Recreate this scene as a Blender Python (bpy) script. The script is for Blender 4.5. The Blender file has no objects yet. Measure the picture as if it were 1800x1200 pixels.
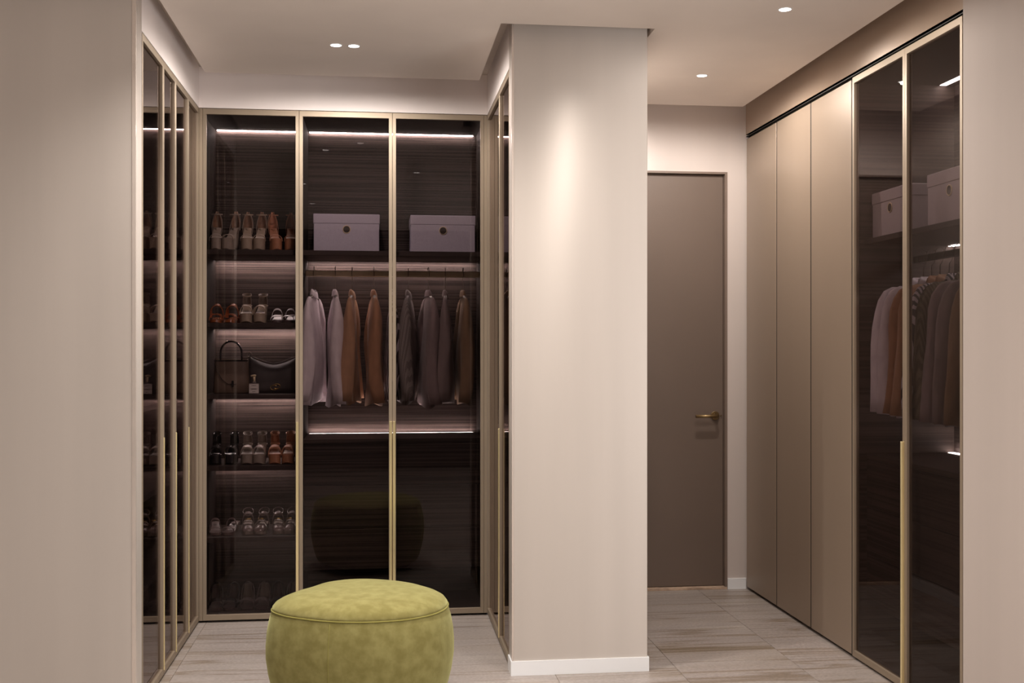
import bpy, bmesh, math, random
from mathutils import Vector, Matrix
random.seed(7)
R = math.radians
sc = bpy.context.scene
COL = sc.collection

# ------------------------------------------------------------------ camera, world, lights, exposure
cam_d = bpy.data.cameras.new('camera'); cam = bpy.data.objects.new('camera', cam_d); COL.objects.link(cam)
cam.location = (0, 0, 1.41); cam.rotation_euler = (R(90), 0, R(-6.83))
cam_d.sensor_width = 36.0; cam_d.lens = 36.0 * 1966.6 / 1800.0
cam_d.shift_y = 11.0 / 1800.0; cam_d.clip_start = 0.05
sc.camera = cam
sc.view_settings.view_transform = 'Standard'; sc.view_settings.look = 'None'
sc.view_settings.gamma = 1.0; sc.view_settings.use_curve_mapping = False
sc.view_settings.exposure = 0.32
w = bpy.data.worlds.new('world'); sc.world = w; w.use_nodes = True
w.node_tree.nodes['Background'].inputs[0].default_value = (0.9, 0.85, 0.8, 1)
w.node_tree.nodes['Background'].inputs[1].default_value = 0.15
WARM = (1.0, 0.915, 0.84)

def spot(x, y, z, power, size=120, blend=0.7, rad=0.03, col=WARM):
    d = bpy.data.lights.new('downlight_lamp', 'SPOT'); d.energy = power; d.color = col
    d.spot_size = R(size); d.spot_blend = blend; d.shadow_soft_size = rad
    o = bpy.data.objects.new('downlight_lamp', d); COL.objects.link(o); o.location = (x, y, z)
    return o
def area(x, y, z, sx, sy, power, rot, col=WARM):
    d = bpy.data.lights.new('area_lamp', 'AREA'); d.shape = 'RECTANGLE'; d.size = sx; d.size_y = sy
    d.energy = power; d.color = col
    o = bpy.data.objects.new('area_lamp', d); COL.objects.link(o); o.location = (x, y, z); o.rotation_euler = rot
    return o
DOWN_VIEW = [(-0.189, 5.123), (-0.109, 5.128), (1.636, 4.365), (1.619, 5.477)]
P_VIEW = [36, 36, 22, 50]
DOWN_ROOM = [(-0.12, 4.22), (-0.36, 3.93), (0.96, 3.98), (0.3, 3.0), (-0.62, 2.3), (0.96, 2.3), (1.5, 1.8), (-1.7, 2.6), (-1.7, 1.6), (-0.62, 1.0), (0.96, 1.0)]  # unseen downlights: some inferred from wall glow, others added for fill and bounce
P_ROOM = [95, 62, 33, 22, 24, 22, 28, 8, 24, 24, 24]
for i, ((x, y), p) in enumerate(zip(DOWN_VIEW + DOWN_ROOM, P_VIEW + P_ROOM)):
    if i < 4: spot(x, y, 2.775, p, size=178, blend=0.35, rad=0.012)
    else: spot(x, y, 2.772, p, size=138 if i != 6 else 152, blend=0.7)
area(2.10, 1.1, 1.45, 3.6, 1.9, 58, (R(90), 0, R(90)), (1.0, 0.955, 0.93))       # unseen area lamp added as soft fill to lift the ceiling

# ------------------------------------------------------------------ materials
def nt(m):
    return m.node_tree.nodes, m.node_tree.links
def mat(name, col, rough=0.5, metal=0.0, var=0.06, scale=(8, 8, 8), bump=0.0, spec=0.5, aniso=0.0, tang=None, sheen=0.0, alt=None, detail=3, coat=0.0, rnd=False, ramp=(0.35, 0.65), tint=None):
    m = bpy.data.materials.new(name); m.use_nodes = True
    n, l = nt(m); b = n['Principled BSDF']
    b.inputs['Roughness'].default_value = rough; b.inputs['Metallic'].default_value = metal
    b.inputs['Specular IOR Level'].default_value = spec
    b.inputs['Sheen Weight'].default_value = sheen; b.inputs['Coat Weight'].default_value = coat
    tc = n.new('ShaderNodeTexCoord'); mp = n.new('ShaderNodeMapping'); mp.inputs['Scale'].default_value = scale
    src = tc.outputs['Object']
    if rnd:
        oi = n.new('ShaderNodeObjectInfo'); vm = n.new('ShaderNodeVectorMath'); vm.operation = 'MULTIPLY_ADD'
        vv = n.new('ShaderNodeCombineXYZ')
        for k in range(3): l.new(oi.outputs['Random'], vv.inputs[k])
        vm.inputs[1].default_value = (17.0, 31.0, 7.0)
        l.new(vv.outputs[0], vm.inputs[0]); l.new(tc.outputs['Object'], vm.inputs[2]); src = vm.outputs[0]
    l.new(src, mp.inputs['Vector'])
    nz = n.new('ShaderNodeTexNoise'); nz.inputs['Scale'].default_value = 1.0; nz.inputs['Detail'].default_value = detail
    l.new(mp.outputs[0], nz.inputs['Vector'])
    rp = n.new('ShaderNodeValToRGB')
    c2 = alt if alt else tuple(c * (1 - var) for c in col); c1 = col if alt else tuple(min(1, c * (1 + var)) for c in col)
    rp.color_ramp.elements[0].position, rp.color_ramp.elements[1].position = ramp
    if tint: b.inputs['Sheen Tint'].default_value = (*tint, 1); b.inputs['Sheen Roughness'].default_value = 0.45
    rp.color_ramp.elements[0].color = (*c2, 1); rp.color_ramp.elements[1].color = (*c1, 1)
    l.new(nz.outputs['Fac'], rp.inputs[0]); l.new(rp.outputs[0], b.inputs['Base Color'])
    if bump:
        bp = n.new('ShaderNodeBump'); bp.inputs['Strength'].default_value = bump; bp.inputs['Distance'].default_value = 0.004
        l.new(nz.outputs['Fac'], bp.inputs['Height']); l.new(bp.outputs[0], b.inputs['Normal'])
    if aniso:
        b.inputs['Anisotropic'].default_value = aniso
        cv = n.new('ShaderNodeCombineXYZ')
        for k in range(3): cv.inputs[k].default_value = (0.0, 0.0, 1.0)[k]
        l.new(cv.outputs[0], b.inputs['Tangent'])
    return m
def emit(name, col, s):
    m = bpy.data.materials.new(name); m.use_nodes = True
    n, l = nt(m); n.remove(n['Principled BSDF']); e = n.new('ShaderNodeEmission')
    e.inputs[0].default_value = (*col, 1); e.inputs[1].default_value = s
    l.new(e.outputs[0], n['Material Output'].inputs[0]); return m
def glass(name, tint, f0=0.04):
    """thin tinted pane: see-through tint plus a mirror share that grows towards grazing angles (Schlick)"""
    m = bpy.data.materials.new(name); m.use_nodes = True
    n, l = nt(m); n.remove(n['Principled BSDF'])
    t = n.new('ShaderNodeBsdfTransparent'); t.inputs[0].default_value = (*tint, 1)
    g = n.new('ShaderNodeBsdfGlossy'); g.inputs['Roughness'].default_value = 0.0; g.inputs[0].default_value = (0.80, 0.74, 0.72, 1)
    ge = n.new('ShaderNodeNewGeometry')
    def vm(op, x, y):
        q = n.new('ShaderNodeVectorMath'); q.operation = op; l.new(x, q.inputs[0]); l.new(y, q.inputs[1]); return q.outputs['Value']
    def mt(op, x, y):
        q = n.new('ShaderNodeMath'); q.operation = op
        for i, v in enumerate((x, y)):
            if isinstance(v, (int, float)): q.inputs[i].default_value = v
            elif v is not None: l.new(v, q.inputs[i])
        return q.outputs[0]
    d = mt('ABSOLUTE', vm('DOT_PRODUCT', ge.outputs['Normal'], ge.outputs['Incoming']), None)
    f = mt('ADD', mt('MULTIPLY', mt('POWER', mt('SUBTRACT', 1.0, d), 5.0), 1 - f0), f0)
    mx = n.new('ShaderNodeMixShader')
    l.new(f, mx.inputs[0]); l.new(t.outputs[0], mx.inputs[1]); l.new(g.outputs[0], mx.inputs[2])
    l.new(mx.outputs[0], n['Material Output'].inputs[0]); return m

WALLC = (0.60, 0.548, 0.503)
def wallpaper(name, tang):
    return mat(name, WALLC, rough=0.40, metal=0.3, var=0.035, scale=(5, 5, 0.25), spec=0.6, aniso=0.9, tang=tang, detail=4)
M_wall_y = wallpaper('pearl_wallpaper', (1, 0, 0)); M_wall_x = wallpaper('pearl_wallpaper_side', (0, 1, 0))
M_wall_m = mat('matte_wallpaper', (0.49, 0.432, 0.40), rough=0.7, var=0.03, scale=(5, 5, 0.25), spec=0.2)
M_fascia = mat('light_lifted_fascia', (0.87, 0.80, 0.78), rough=0.6, var=0.025, scale=(4, 4, 0.3), spec=0.3)  # wallpaper tone lightened here, brightness of the lit fascias put into the colour
M_wall_d = mat('light_lifted_wallpaper', (0.70, 0.632, 0.60), rough=0.45, metal=0.15, var=0.03, scale=(5, 5, 0.25), spec=0.5, aniso=0.9, tang=(0, 0, 1))  # wallpaper lightened to stand in for light on the door wall
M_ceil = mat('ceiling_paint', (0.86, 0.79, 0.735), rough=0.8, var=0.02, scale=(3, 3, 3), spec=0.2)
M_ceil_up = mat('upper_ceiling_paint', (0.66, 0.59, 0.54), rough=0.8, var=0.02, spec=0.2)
M_white = mat('white_skirting', (0.94, 0.965, 1.0), rough=0.2, var=0.01)
M_bead = mat('corner_bead', (0.72, 0.64, 0.58), rough=0.25, metal=0.4, var=0.03)
M_tan = mat('champagne_lacquer', (0.31, 0.24, 0.183), rough=0.42, metal=0.25, var=0.03, scale=(3, 3, 0.4), spec=0.5)
M_tanf = mat('champagne_fascia', (0.40, 0.305, 0.235), rough=0.36, metal=0.3, var=0.03, scale=(3, 3, 0.4), aniso=0.85, tang=(0, 1, 0))
M_frame = mat('bronze_frame', (0.345, 0.278, 0.208), rough=0.5, metal=0.45, var=0.04, scale=(6, 6, 1.5))
M_brass = mat('brushed_brass', (1.0, 0.84, 0.48), rough=0.2, metal=0.6, var=0.04, scale=(20, 20, 1))
M_rail = mat('brass_rail', (0.85, 0.70, 0.46), rough=0.45, metal=0.1, var=0.03)
M_black = mat('black_recess', (0.012, 0.010, 0.009), rough=0.6, var=0.1)
M_glass = glass('bronze_glass', (0.665, 0.63, 0.63), 0.026)
M_door = mat('taupe_door', (0.165, 0.122, 0.098), rough=0.5, var=0.03, scale=(2, 2, 2))
M_jamb = mat('taupe_jamb', (0.22, 0.165, 0.135), rough=0.5, var=0.03)
M_thresh = mat('oak_threshold', (0.52, 0.38, 0.28), rough=0.6, var=0.25, scale=(20, 40, 40))
M_bronze_dark = mat('aged_brass', (0.28, 0.2, 0.1), rough=0.3, metal=0.9)
M_veneer = mat('dark_veneer', (0.072, 0.052, 0.046), rough=0.6, spec=0.25, alt=(0.022, 0.015, 0.013), scale=(0.7, 0.7, 110), detail=5, ramp=(0.44, 0.57), bump=0.15)
M_shelf = mat('dark_shelf', (0.06, 0.044, 0.040), rough=0.65, spec=0.2, alt=(0.042, 0.030, 0.027), scale=(1.5, 40, 40))
M_veneer2 = mat('brown_veneer', (0.10, 0.074, 0.063), rough=0.6, spec=0.25, alt=(0.045, 0.032, 0.027), scale=(0.7, 0.7, 90), detail=5, ramp=(0.42, 0.58))
M_side = mat('shaded_side_veneer', (0.030, 0.022, 0.020), rough=0.8, spec=0.1, alt=(0.02, 0.015, 0.013), scale=(1.5, 40, 40))  # veneer darkened, interior shade put into the sides and tops
M_drawer = mat('dark_drawer_veneer', (0.055, 0.040, 0.034), rough=0.6, spec=0.25, alt=(0.018, 0.013, 0.011), scale=(0.7, 0.7, 110), detail=5, ramp=(0.43, 0.58))
M_led = emit('led_strip', (1.0, 0.90, 0.84), 75.0)
M_ledr = emit('led_strip_side', (1.0, 0.92, 0.88), 18.0)
M_led2 = emit('shelf_led', (1.0, 0.87, 0.81), 74.0)
M_led3 = emit('drawer_led', (1.0, 0.87, 0.81), 50.0)
M_led5 = emit('mid_shelf_led', (1.0, 0.87, 0.81), 34.0)
M_led4 = emit('low_shelf_led', (1.0, 0.86, 0.80), 9.0)
M_lamp = emit('downlight_glow', (1.0, 0.97, 0.93), 6.0)
M_velvet = mat('olive_velvet', (0.27, 0.245, 0.094), rough=0.9, alt=(0.20, 0.175, 0.060), scale=(24, 24, 24), detail=9, sheen=0.55, tint=(0.86, 0.90, 0.46), bump=0.3, spec=0.05, ramp=(0.36, 0.66))
M_velvet2 = mat('olive_piping', (0.25, 0.225, 0.065), rough=0.9, sheen=0.4, tint=(0.86, 0.90, 0.46), spec=0.05)
M_box2 = mat('shaded_linen_board', (0.50, 0.44, 0.46), rough=0.8, var=0.05, scale=(160, 160, 160), bump=0.1)  # box board darkened to stand in for the dimmer passage wardrobe
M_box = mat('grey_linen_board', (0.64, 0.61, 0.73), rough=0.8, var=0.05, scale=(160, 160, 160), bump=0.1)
M_hole = mat('dark_eyelet', (0.05, 0.035, 0.03), rough=0.5)
M_wire = mat('dark_wire', (0.10, 0.075, 0.06), rough=0.35, metal=0.8)
M_wood_hanger = mat('dark_hanger_wood', (0.10, 0.07, 0.05), rough=0.5, scale=(10, 60, 60))

def tile_mat():
    m = bpy.data.materials.new('veined_stone'); m.use_nodes = True
    n, l = nt(m); b = n['Principled BSDF']; b.inputs['Roughness'].default_value = 0.38; b.inputs['Specular IOR Level'].default_value = 0.45
    tc = n.new('ShaderNodeTexCoord'); oi = n.new('ShaderNodeObjectInfo')
    vv = n.new('ShaderNodeCombineXYZ')
    for k in range(3): l.new(oi.outputs['Random'], vv.inputs[k])
    vm = n.new('ShaderNodeVectorMath'); vm.operation = 'MULTIPLY_ADD'; vm.inputs[1].default_value = (13, 41, 5)
    l.new(vv.outputs[0], vm.inputs[0]); l.new(tc.outputs['Object'], vm.inputs[2])
    def noise(scale, detail, dist=0.0):
        mp = n.new('ShaderNodeMapping'); mp.inputs['Scale'].default_value = scale; l.new(vm.outputs[0], mp.inputs[0])
        z = n.new('ShaderNodeTexNoise'); z.inputs['Scale'].default_value = 1; z.inputs['Detail'].default_value = detail; z.inputs['Distortion'].default_value = dist
        l.new(mp.outputs[0], z.inputs['Vector']); return z.outputs['Fac']
    def ramp(stops, f):
        r = n.new('ShaderNodeValToRGB'); e = r.color_ramp.elements
        while len(e) < len(stops): e.new(0.5)
        for q, (p, c) in zip(e, stops): q.position = p; q.color = (*c, 1)
        l.new(f, r.inputs[0]); return r.outputs[0]
    band = ramp([(0.25, (0.27, 0.222, 0.17)), (0.38, (0.36, 0.312, 0.28)), (0.50, (0.395, 0.352, 0.33)), (0.60, (0.36, 0.318, 0.297)), (0.72, (0.47, 0.43, 0.395))], noise((0.45, 6, 1), 4, 0.3))
    vein = ramp([(0.470, (1, 1, 1)), (0.494, (0.68, 0.62, 0.53)), (0.502, (0.70, 0.64, 0.55)), (0.53, (1, 1, 1))], noise((0.5, 9, 1), 3, 0.6))
    fine = ramp([(0.32, (0.84, 0.83, 0.82)), (0.68, (1.1, 1.1, 1.1))], noise((70, 130, 40), 3))
    def mul(a, c):
        x = n.new('ShaderNodeMix'); x.data_type = 'RGBA'; x.blend_type = 'MULTIPLY'; x.inputs[0].default_value = 1
        l.new(a, x.inputs[6]); l.new(c, x.inputs[7]); return x.outputs[2]
    l.new(mul(mul(band, vein), fine), b.inputs['Base Color']); return m
M_tile = tile_mat()
M_grout = mat('tile_joint', (0.26, 0.2, 0.16), rough=0.8)

def cloth(name, col, wr=0.35):
    return mat(name, col, rough=0.85, var=0.09, scale=(28, 28, 14), bump=wr, spec=0.15, sheen=0.1)
def stripe(name, ca, cb, period):
    m = bpy.data.materials.new(name); m.use_nodes = True
    n, l = nt(m); b = n['Principled BSDF']; b.inputs['Roughness'].default_value = 0.85; b.inputs['Specular IOR Level'].default_value = 0.15
    tc = n.new('ShaderNodeTexCoord'); wv = n.new('ShaderNodeTexWave'); mp = n.new('ShaderNodeMapping')
    mp.inputs['Scale'].default_value = (1.0, 1.0, 0.12)
    wv.bands_direction = 'DIAGONAL'; wv.inputs['Scale'].default_value = 6.2832 / (10 * period); wv.inputs['Distortion'].default_value = 0.25; wv.inputs['Detail'].default_value = 1
    l.new(tc.outputs['Object'], mp.inputs[0]); l.new(mp.outputs[0], wv.inputs[0])
    r = n.new('ShaderNodeValToRGB'); r.color_ramp.elements[0].position = 0.45; r.color_ramp.elements[1].position = 0.55
    r.color_ramp.elements[0].color = (*ca, 1); r.color_ramp.elements[1].color = (*cb, 1)
    l.new(wv.outputs['Color'], r.inputs[0]); l.new(r.outputs[0], b.inputs['Base Color']); return m

# ------------------------------------------------------------------ mesh helpers
class MB:
    def __init__(s): s.v = []; s.f = []
    def box(s, x0, x1, y0, y1, z0, z1):
        x0, x1 = sorted((x0, x1)); y0, y1 = sorted((y0, y1)); z0, z1 = sorted((z0, z1)); b = len(s.v)
        s.v += [(x, y, z) for z in (z0, z1) for y in (y0, y1) for x in (x0, x1)]
        s.f += [tuple(b + i for i in q) for q in ((0, 2, 3, 1), (4, 5, 7, 6), (0, 1, 5, 4), (2, 6, 7, 3), (0, 4, 6, 2), (1, 3, 7, 5))]
        return s
    def loft(s, rings, cap=True, closed=True, loop=False):
        b = len(s.v); n = len(rings[0])
        for r in rings: s.v += [tuple(p) for p in r]
        m = len(rings)
        for i in range(m if loop else m - 1):
            i2 = (i + 1) % m
            for j in range(n if closed else n - 1):
                k = (j + 1) % n
                s.f.append((b + i * n + j, b + i * n + k, b + i2 * n + k, b + i2 * n + j))
        if cap and not loop:
            s.f.append(tuple(b + j for j in reversed(range(n)))); s.f.append(tuple(b + (m - 1) * n + j for j in range(n)))
        return s
    def tube(s, pts, r, n=6, loop=False):
        pts = [Vector(p) for p in pts]; m = len(pts); rings = []; up = None
        for i, p in enumerate(pts):
            a = pts[(i - 1) % m] if (loop or i > 0) else p; c = pts[(i + 1) % m] if (loop or i < m - 1) else p
            t = (c - a).normalized()
            if up is None:
                up = Vector((0, 0, 1)) if abs(t.z) < 0.9 else Vector((1, 0, 0))
            sd = t.cross(up).normalized(); up2 = sd.cross(t).normalized(); up = up2
            rr = r[i] if isinstance(r, (list, tuple)) else r
            rings.append([p + sd * (rr * math.cos(2 * math.pi * k / n)) + up2 * (rr * math.sin(2 * math.pi * k / n)) for k in range(n)])
        return s.loft(rings, cap=not loop, loop=loop)
    def mesh(s, name, org=(0, 0, 0), smooth=False, bevel=0.0, seg=2):
        me = bpy.data.meshes.new(name)
        me.from_pydata([(x - org[0], y - org[1], z - org[2]) for x, y, z in s.v], [], s.f)
        bm = bmesh.new(); bm.from_mesh(me); bmesh.ops.recalc_face_normals(bm, faces=bm.faces)
        if bevel:
            ed = [e for e in bm.edges if len(e.link_faces) == 2 and e.calc_face_angle(0) > 0.5]
            bmesh.ops.bevel(bm, geom=ed, offset=bevel, segments=seg, affect='EDGES', profile=0.5, clamp_overlap=True)
        bm.to_mesh(me); bm.free()
        if smooth:
            me.polygons.foreach_set('use_smooth', [True] * len(me.polygons))
        return me
    def build(s, name, m, parent=None, org=(0, 0, 0), smooth=False, bevel=0.0, seg=2, loc=None):
        me = s.mesh(name, org, smooth, bevel, seg); me.materials.append(m)
        o = bpy.data.objects.new(name, me); COL.objects.link(o)
        if parent: o.parent = parent
        else: o.location = loc if loc else org
        return o
def tag(o, label=None, cat=None, group=None, kind=None):
    if label: o['label'] = label
    if cat: o['category'] = cat
    if group: o['group'] = group
    if kind: o['kind'] = kind
    return o
def empty(name, loc, label=None, cat=None, group=None, rz=0.0):
    o = bpy.data.objects.new(name, None); COL.objects.link(o); o.location = loc; o.rotation_euler = (0, 0, rz)
    o.empty_display_size = 0.1
    return tag(o, label, cat, group)
def copy_tree(o, parent=None):
    c = o.copy(); COL.objects.link(c)
    if parent: c.parent = parent
    for ch in list(o.children): copy_tree(ch, c)
    return c
def struct(name, m, *boxes, bevel=0.0, parent=None):
    b = MB()
    for q in boxes: b.box(*q)
    o = b.build(name, m, parent, bevel=bevel); o['kind'] = 'structure'; return o

# ------------------------------------------------------------------ the setting
XL, XM, YB, XR, YP, YD = -0.91, 0.573, 5.878, 2.140, 4.779, 6.346
ZT = 2.636; ZC = 2.85; ZP = 2.78
floor = struct('floor', M_grout, (-3.1, 3.1, -1.6, 6.75, -0.06, -0.0035))
tw, tl = 0.545, 1.09
tm = MB().box(0.0008, tw - 0.0008, 0.0008, tl - 0.0008, -0.012, 0).mesh('tile', bevel=0.0012, seg=1); tm.materials.append(M_tile)
offs = {-8: .3, -7: .72, -6: .15, -5: .5, -4: 5.02, -3: 5.40, -2: 4.70, -1: 4.787, 0: 4.902, 1: 4.62, 2: .4}
for k in range(-8, 3):
    y = (offs[k] % tl) - tl * 2
    while y < 6.7:
        if y > -1.6 - tl:
            o = bpy.data.objects.new('tile', tm); COL.objects.link(o); o.parent = floor
            o.location = (1.305 + k * tw, y, 0)
        y += tl
# ceiling: upper slab and the dropped plasterboard panel with its shadow gap
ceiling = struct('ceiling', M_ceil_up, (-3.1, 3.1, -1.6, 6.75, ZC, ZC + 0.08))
poly = [(-2.5, -1.36), (2.06, -1.36), (2.06, 6.16), (1.182, 6.16), (1.182, 4.70), (0.516, 4.70), (0.516, 5.71), (-0.855, 5.71), (-0.855, 4.28), (-2.5, 4.28)]
pb = MB(); n = len(poly); pb.v = [(x, y, ZP) for x, y in poly] + [(x, y, ZC + 0.002) for x, y in poly]
pb.v = [(x, y, ZP) for x, y in poly] + [(x, y, ZP + 0.035) for x, y in poly]
pb.f = [tuple(range(n)), tuple(range(2 * n - 1, n - 1, -1))] + [(i, (i + 1) % n, n + (i + 1) % n, n + i) for i in range(n)]
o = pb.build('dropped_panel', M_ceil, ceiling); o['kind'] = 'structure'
# battens that carry the panel
hb = MB()
for x, y in ((-0.6, 0), (-0.2, 3), (1.6, 2), (1.6, 5), (-0.2, 5)): hb.box(x - .03, x + .03, y - .3, y + .3, ZP + 0.03, ZC)
o = hb.build('panel_batten', M_ceil_up, ceiling); o['kind'] = 'stuff'

struct('wall_left', M_wall_y, (-2.6, XL, 4.366, 4.480, 0, ZC))
struct('wall_left_outer', M_wall_x, (-2.7, -2.6, -1.5, 4.48, 0, ZC), (-1.48, -1.40, 4.48, 6.45, 0, ZC))
struct('wall_back', M_wall_y, (-1.48, XM + 0.02, 6.39, 6.47, 0, ZC))
struct('wall_rear', M_veneer, (-2.6, XR + .1, -1.5, -1.40, 0, ZC))
struct('wall_right', M_wall_m, (XR, XR + 0.12, 3.05, 3.895, 0, ZC), (XR, XR + 0.12, -1.5, -0.85, 0, ZC), (XR, XR + .12, -0.85, 3.05, 0, 0.4), (XR, XR + .12, -0.85, 3.05, 2.5, ZC))
struct('added_window_panel', M_white, (XR + .06, XR + .12, -0.85, 3.05, 0.4, 2.5))  # made-up window panel behind the added area lamp
struct('wall_right_outer', M_wall_x, (2.76, 2.84, 3.895, 6.45, 0, ZC), (2.26, 2.84, 3.80, 3.888, 0, ZC))
pil = MB().box(XM, 1.168, YP, 4.889, 0, ZC).build('wall_pillar', M_wall_y, bevel=0.002, seg=1); pil['kind'] = 'structure'
struct('wall_pillar_side', M_wall_x, (1.09, 1.168, 4.889, 6.346, 0, ZC))
struct('trim_1', M_bead, (XL - 0.012, XL + 0.0015, 4.3645, 4.376, 0, ZC))
struct('trim_2', M_bead, (XM - 0.0015, XM + 0.007, YP - 0.0015, YP + 0.012, 0.064, ZC))
# fascias above the cabinets
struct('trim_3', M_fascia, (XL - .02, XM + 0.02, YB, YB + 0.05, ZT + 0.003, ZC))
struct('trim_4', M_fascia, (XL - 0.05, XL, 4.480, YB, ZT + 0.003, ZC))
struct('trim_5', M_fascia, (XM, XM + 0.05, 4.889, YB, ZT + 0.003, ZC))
struct('trim_6', M_tanf, (XR, XR + 0.05, 3.895, YD, 2.657, ZC))
struct('trim_7', M_black, (XR + 0.02, XR + 0.05, 3.895, YD, 2.630, 2.657), (XR + 0.002, XR + 0.02, 3.895, YD, 2.6435, 2.6475))  # black fill stands in for shade in the gap, plus a thin rail
# wall with the door
dx0, dx1, dz = 1.19, 2.028, 2.436
struct('wall_door', M_wall_d, (dx1, 2.76, YD, 6.45, 0, ZC), (1.10, dx1, YD, 6.45, dz, ZC), (1.10, dx0, YD, 6.45, 0, dz))
struct('baseboard_door', M_white, (dx1 + 0.001, XR - 0.001, YD - 0.008, YD, 0, 0.062))
bb = [(XM - 0.006, YP - 0.006), (1.174, YP - 0.006), (1.174, 6.33), (1.168, 6.33), (1.168, YP), (XM, YP), (XM, 4.888), (XM - 0.006, 4.888)]
b = MB(); m_ = len(bb); b.v = [(x, y, 0) for x, y in bb] + [(x, y, 0.062) for x, y in bb]
b.f = [tuple(range(m_))[::-1], tuple(range(m_, 2 * m_))] + [(i, (i + 1) % m_, m_ + (i + 1) % m_, m_ + i) for i in range(m_)]
o = b.build('baseboard_pillar', M_white); o['kind'] = 'structure'
# door
door = MB().box(dx0 + .004, dx1 - 0.016, YD + 0.030, YD + 0.072, 0.016, dz - 0.014).build('door_1', M_door, bevel=0.002, seg=1)
tag(door, 'plain taupe flush door with aged brass lever handle', None, None, 'structure')
b = MB(); b.v = []
fr = [(dx0, 0.0), (dx0, dz), (dx1, dz), (dx1, 0.0)]; fi = [(dx0 + .002, 0), (dx0 + .002, dz - 0.012), (dx1 - 0.014, dz - 0.012), (dx1 - 0.014, 0)]
pr = fr + fi[::-1]; m_ = 8
b.v = [(x, YD - 0.003, z) for x, z in pr] + [(x, YD + 0.09, z) for x, z in pr]
b.f = [(0, 1, 6, 7), (1, 2, 5, 6), (2, 3, 4, 5), (8, 15, 14, 9), (9, 14, 13, 10), (10, 13, 12, 11)] + [(i, (i + 1) % 8, 8 + (i + 1) % 8, 8 + i) for i in range(8)]
o = b.build('door_frame', M_jamb, door)
MB().box(dx0, dx1 - 0.002, YD - 0.004, YD + 0.09, 0, 0.0135).build('threshold', M_thresh, door, bevel=0.001, seg=1)
hx, hz, hy = 1.962, 1.012, YD + 0.030
def disc(cx, cy, cz, r, d, n=20, ax='y'):
    b = MB(); rings = []
    for dd in (0, d):
        rr = []
        for k in range(n):
            a = 2 * math.pi * k / n; c, s_ = r * math.cos(a), r * math.sin(a)
            rr.append((cx + c, cy + dd, cz + s_) if ax == 'y' else ((cx + c, cy + s_, cz + dd) if ax == 'z' else (cx + dd, cy + c, cz + s_)))
        rings.append(rr)
    return b.loft(rings)
h = disc(hx, hy, hz, 0.026, -0.010).build('door_handle', M_bronze_dark, door, bevel=0.002, seg=1)
MB().tube([(hx, hy - 0.008, hz), (hx, hy - 0.045, hz), (hx - 0.012, hy - 0.055, hz), (hx - 0.13, hy - 0.055, hz)], 0.0095, 10).build('lever', M_bronze_dark, h, smooth=True)
MB().tube([(hx + 0.036, hy + .002, hz), (hx + 0.036, hy - 0.01, hz)], 0.004, 8).build('keyhole_pin', M_bronze_dark, h)

# ------------------------------------------------------------------ cabinet helpers
class Frame:
    """u along the front, v into the cabinet, z up"""
    def __init__(s, o, ud, vd): s.o = Vector((*o, 0)); s.ud = Vector((*ud, 0)); s.vd = Vector((*vd, 0))
    def p(s, u, v, z): q = s.o + s.ud * u + s.vd * v; return (q.x, q.y, z)
    def box(s, b, u0, u1, v0, v1, z0, z1):
        a = s.p(u0, v0, z0); c = s.p(u1, v1, z1); return b.box(a[0], c[0], a[1], c[1], z0, z1)
    def make(s, name, m, par, u0, u1, v0, v1, z0, z1, bevel=0.0, seg=1):
        return s.box(MB(), u0, u1, v0, v1, z0, z1).build(name, m, par, par_loc(par), bevel=bevel, seg=seg)
def par_loc(o):
    p = Vector((0, 0, 0))
    while o: p = p + o.location; o = o.parent
    return tuple(p)
def ring_mesh(F, u0, u1, z0, z1, st, rl, v0, v1):
    b = MB(); o_ = [(u0, z0), (u1, z0), (u1, z1), (u0, z1)]; i_ = [(u0 + st, z0 + rl), (u1 - st, z0 + rl), (u1 - st, z1 - rl), (u0 + st, z1 - rl)]
    b.v = [F.p(u, v0, z) for u, z in o_] + [F.p(u, v0, z) for u, z in i_] + [F.p(u, v1, z) for u, z in o_] + [F.p(u, v1, z) for u, z in i_]
    for k in range(4):
        j = (k + 1) % 4
        b.f += [(k, j, 4 + j, 4 + k), (8 + k, 12 + k, 12 + j, 8 + j), (k, 8 + k, 8 + j, j), (4 + k, 4 + j, 12 + j, 12 + k)]
    return b
def glass_door(F, par, u0, u1, handle=None, st=0.0178, hv=-0.011, hw_=0.014):
    g = 0.0008
    d = ring_mesh(F, u0 + g, u1 - g, 0.012, ZT, st, 0.0285, 0, 0.024).build('glass_door', M_frame, par, par_loc(par), bevel=0.0008, seg=1)
    L = par_loc(par)
    F.box(MB(), u0 + st - .004, u1 - st + .004, 0.010, 0.014, 0.036, ZT - 0.024).build('glass_pane', M_glass, d, L)
    if handle:
        ha, hb_ = (u1 - 0.0025 - hw_, u1 - 0.0025) if handle == 'hi' else (u0 + 0.0025, u0 + 0.0025 + hw_)
        F.box(MB(), ha, hb_, hv, 0.002, 0.030, 1.026).build('handle', M_brass, d, L, bevel=0.0015, seg=1)
    return d
def carcass(F, par, u0, u1, depth, top=2.634, th=0.017, v0=0.026, side=None):
    vm = M_veneer; side = side or M_side
    F.make('side_panel', side, par, u0, u0 + th, v0, depth, 0.012, top)
    F.make('side_panel', side, par, u1 - th, u1, v0, depth, 0.012, top)
    F.make('back_panel', vm, par, u0 + th, u1 - th, depth - 0.012, depth, 0.012, top)
    F.make('top_panel', M_side, par, u0 + th, u1 - th, v0, depth - 0.012, top - 0.02, top)
    F.make('base_panel', M_shelf, par, u0 + th, u1 - th, v0, depth - 0.012, 0.012, 0.034)
    F.make('plinth', M_black, par, u0, u1, 0.03, depth, 0.0, 0.012)

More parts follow.
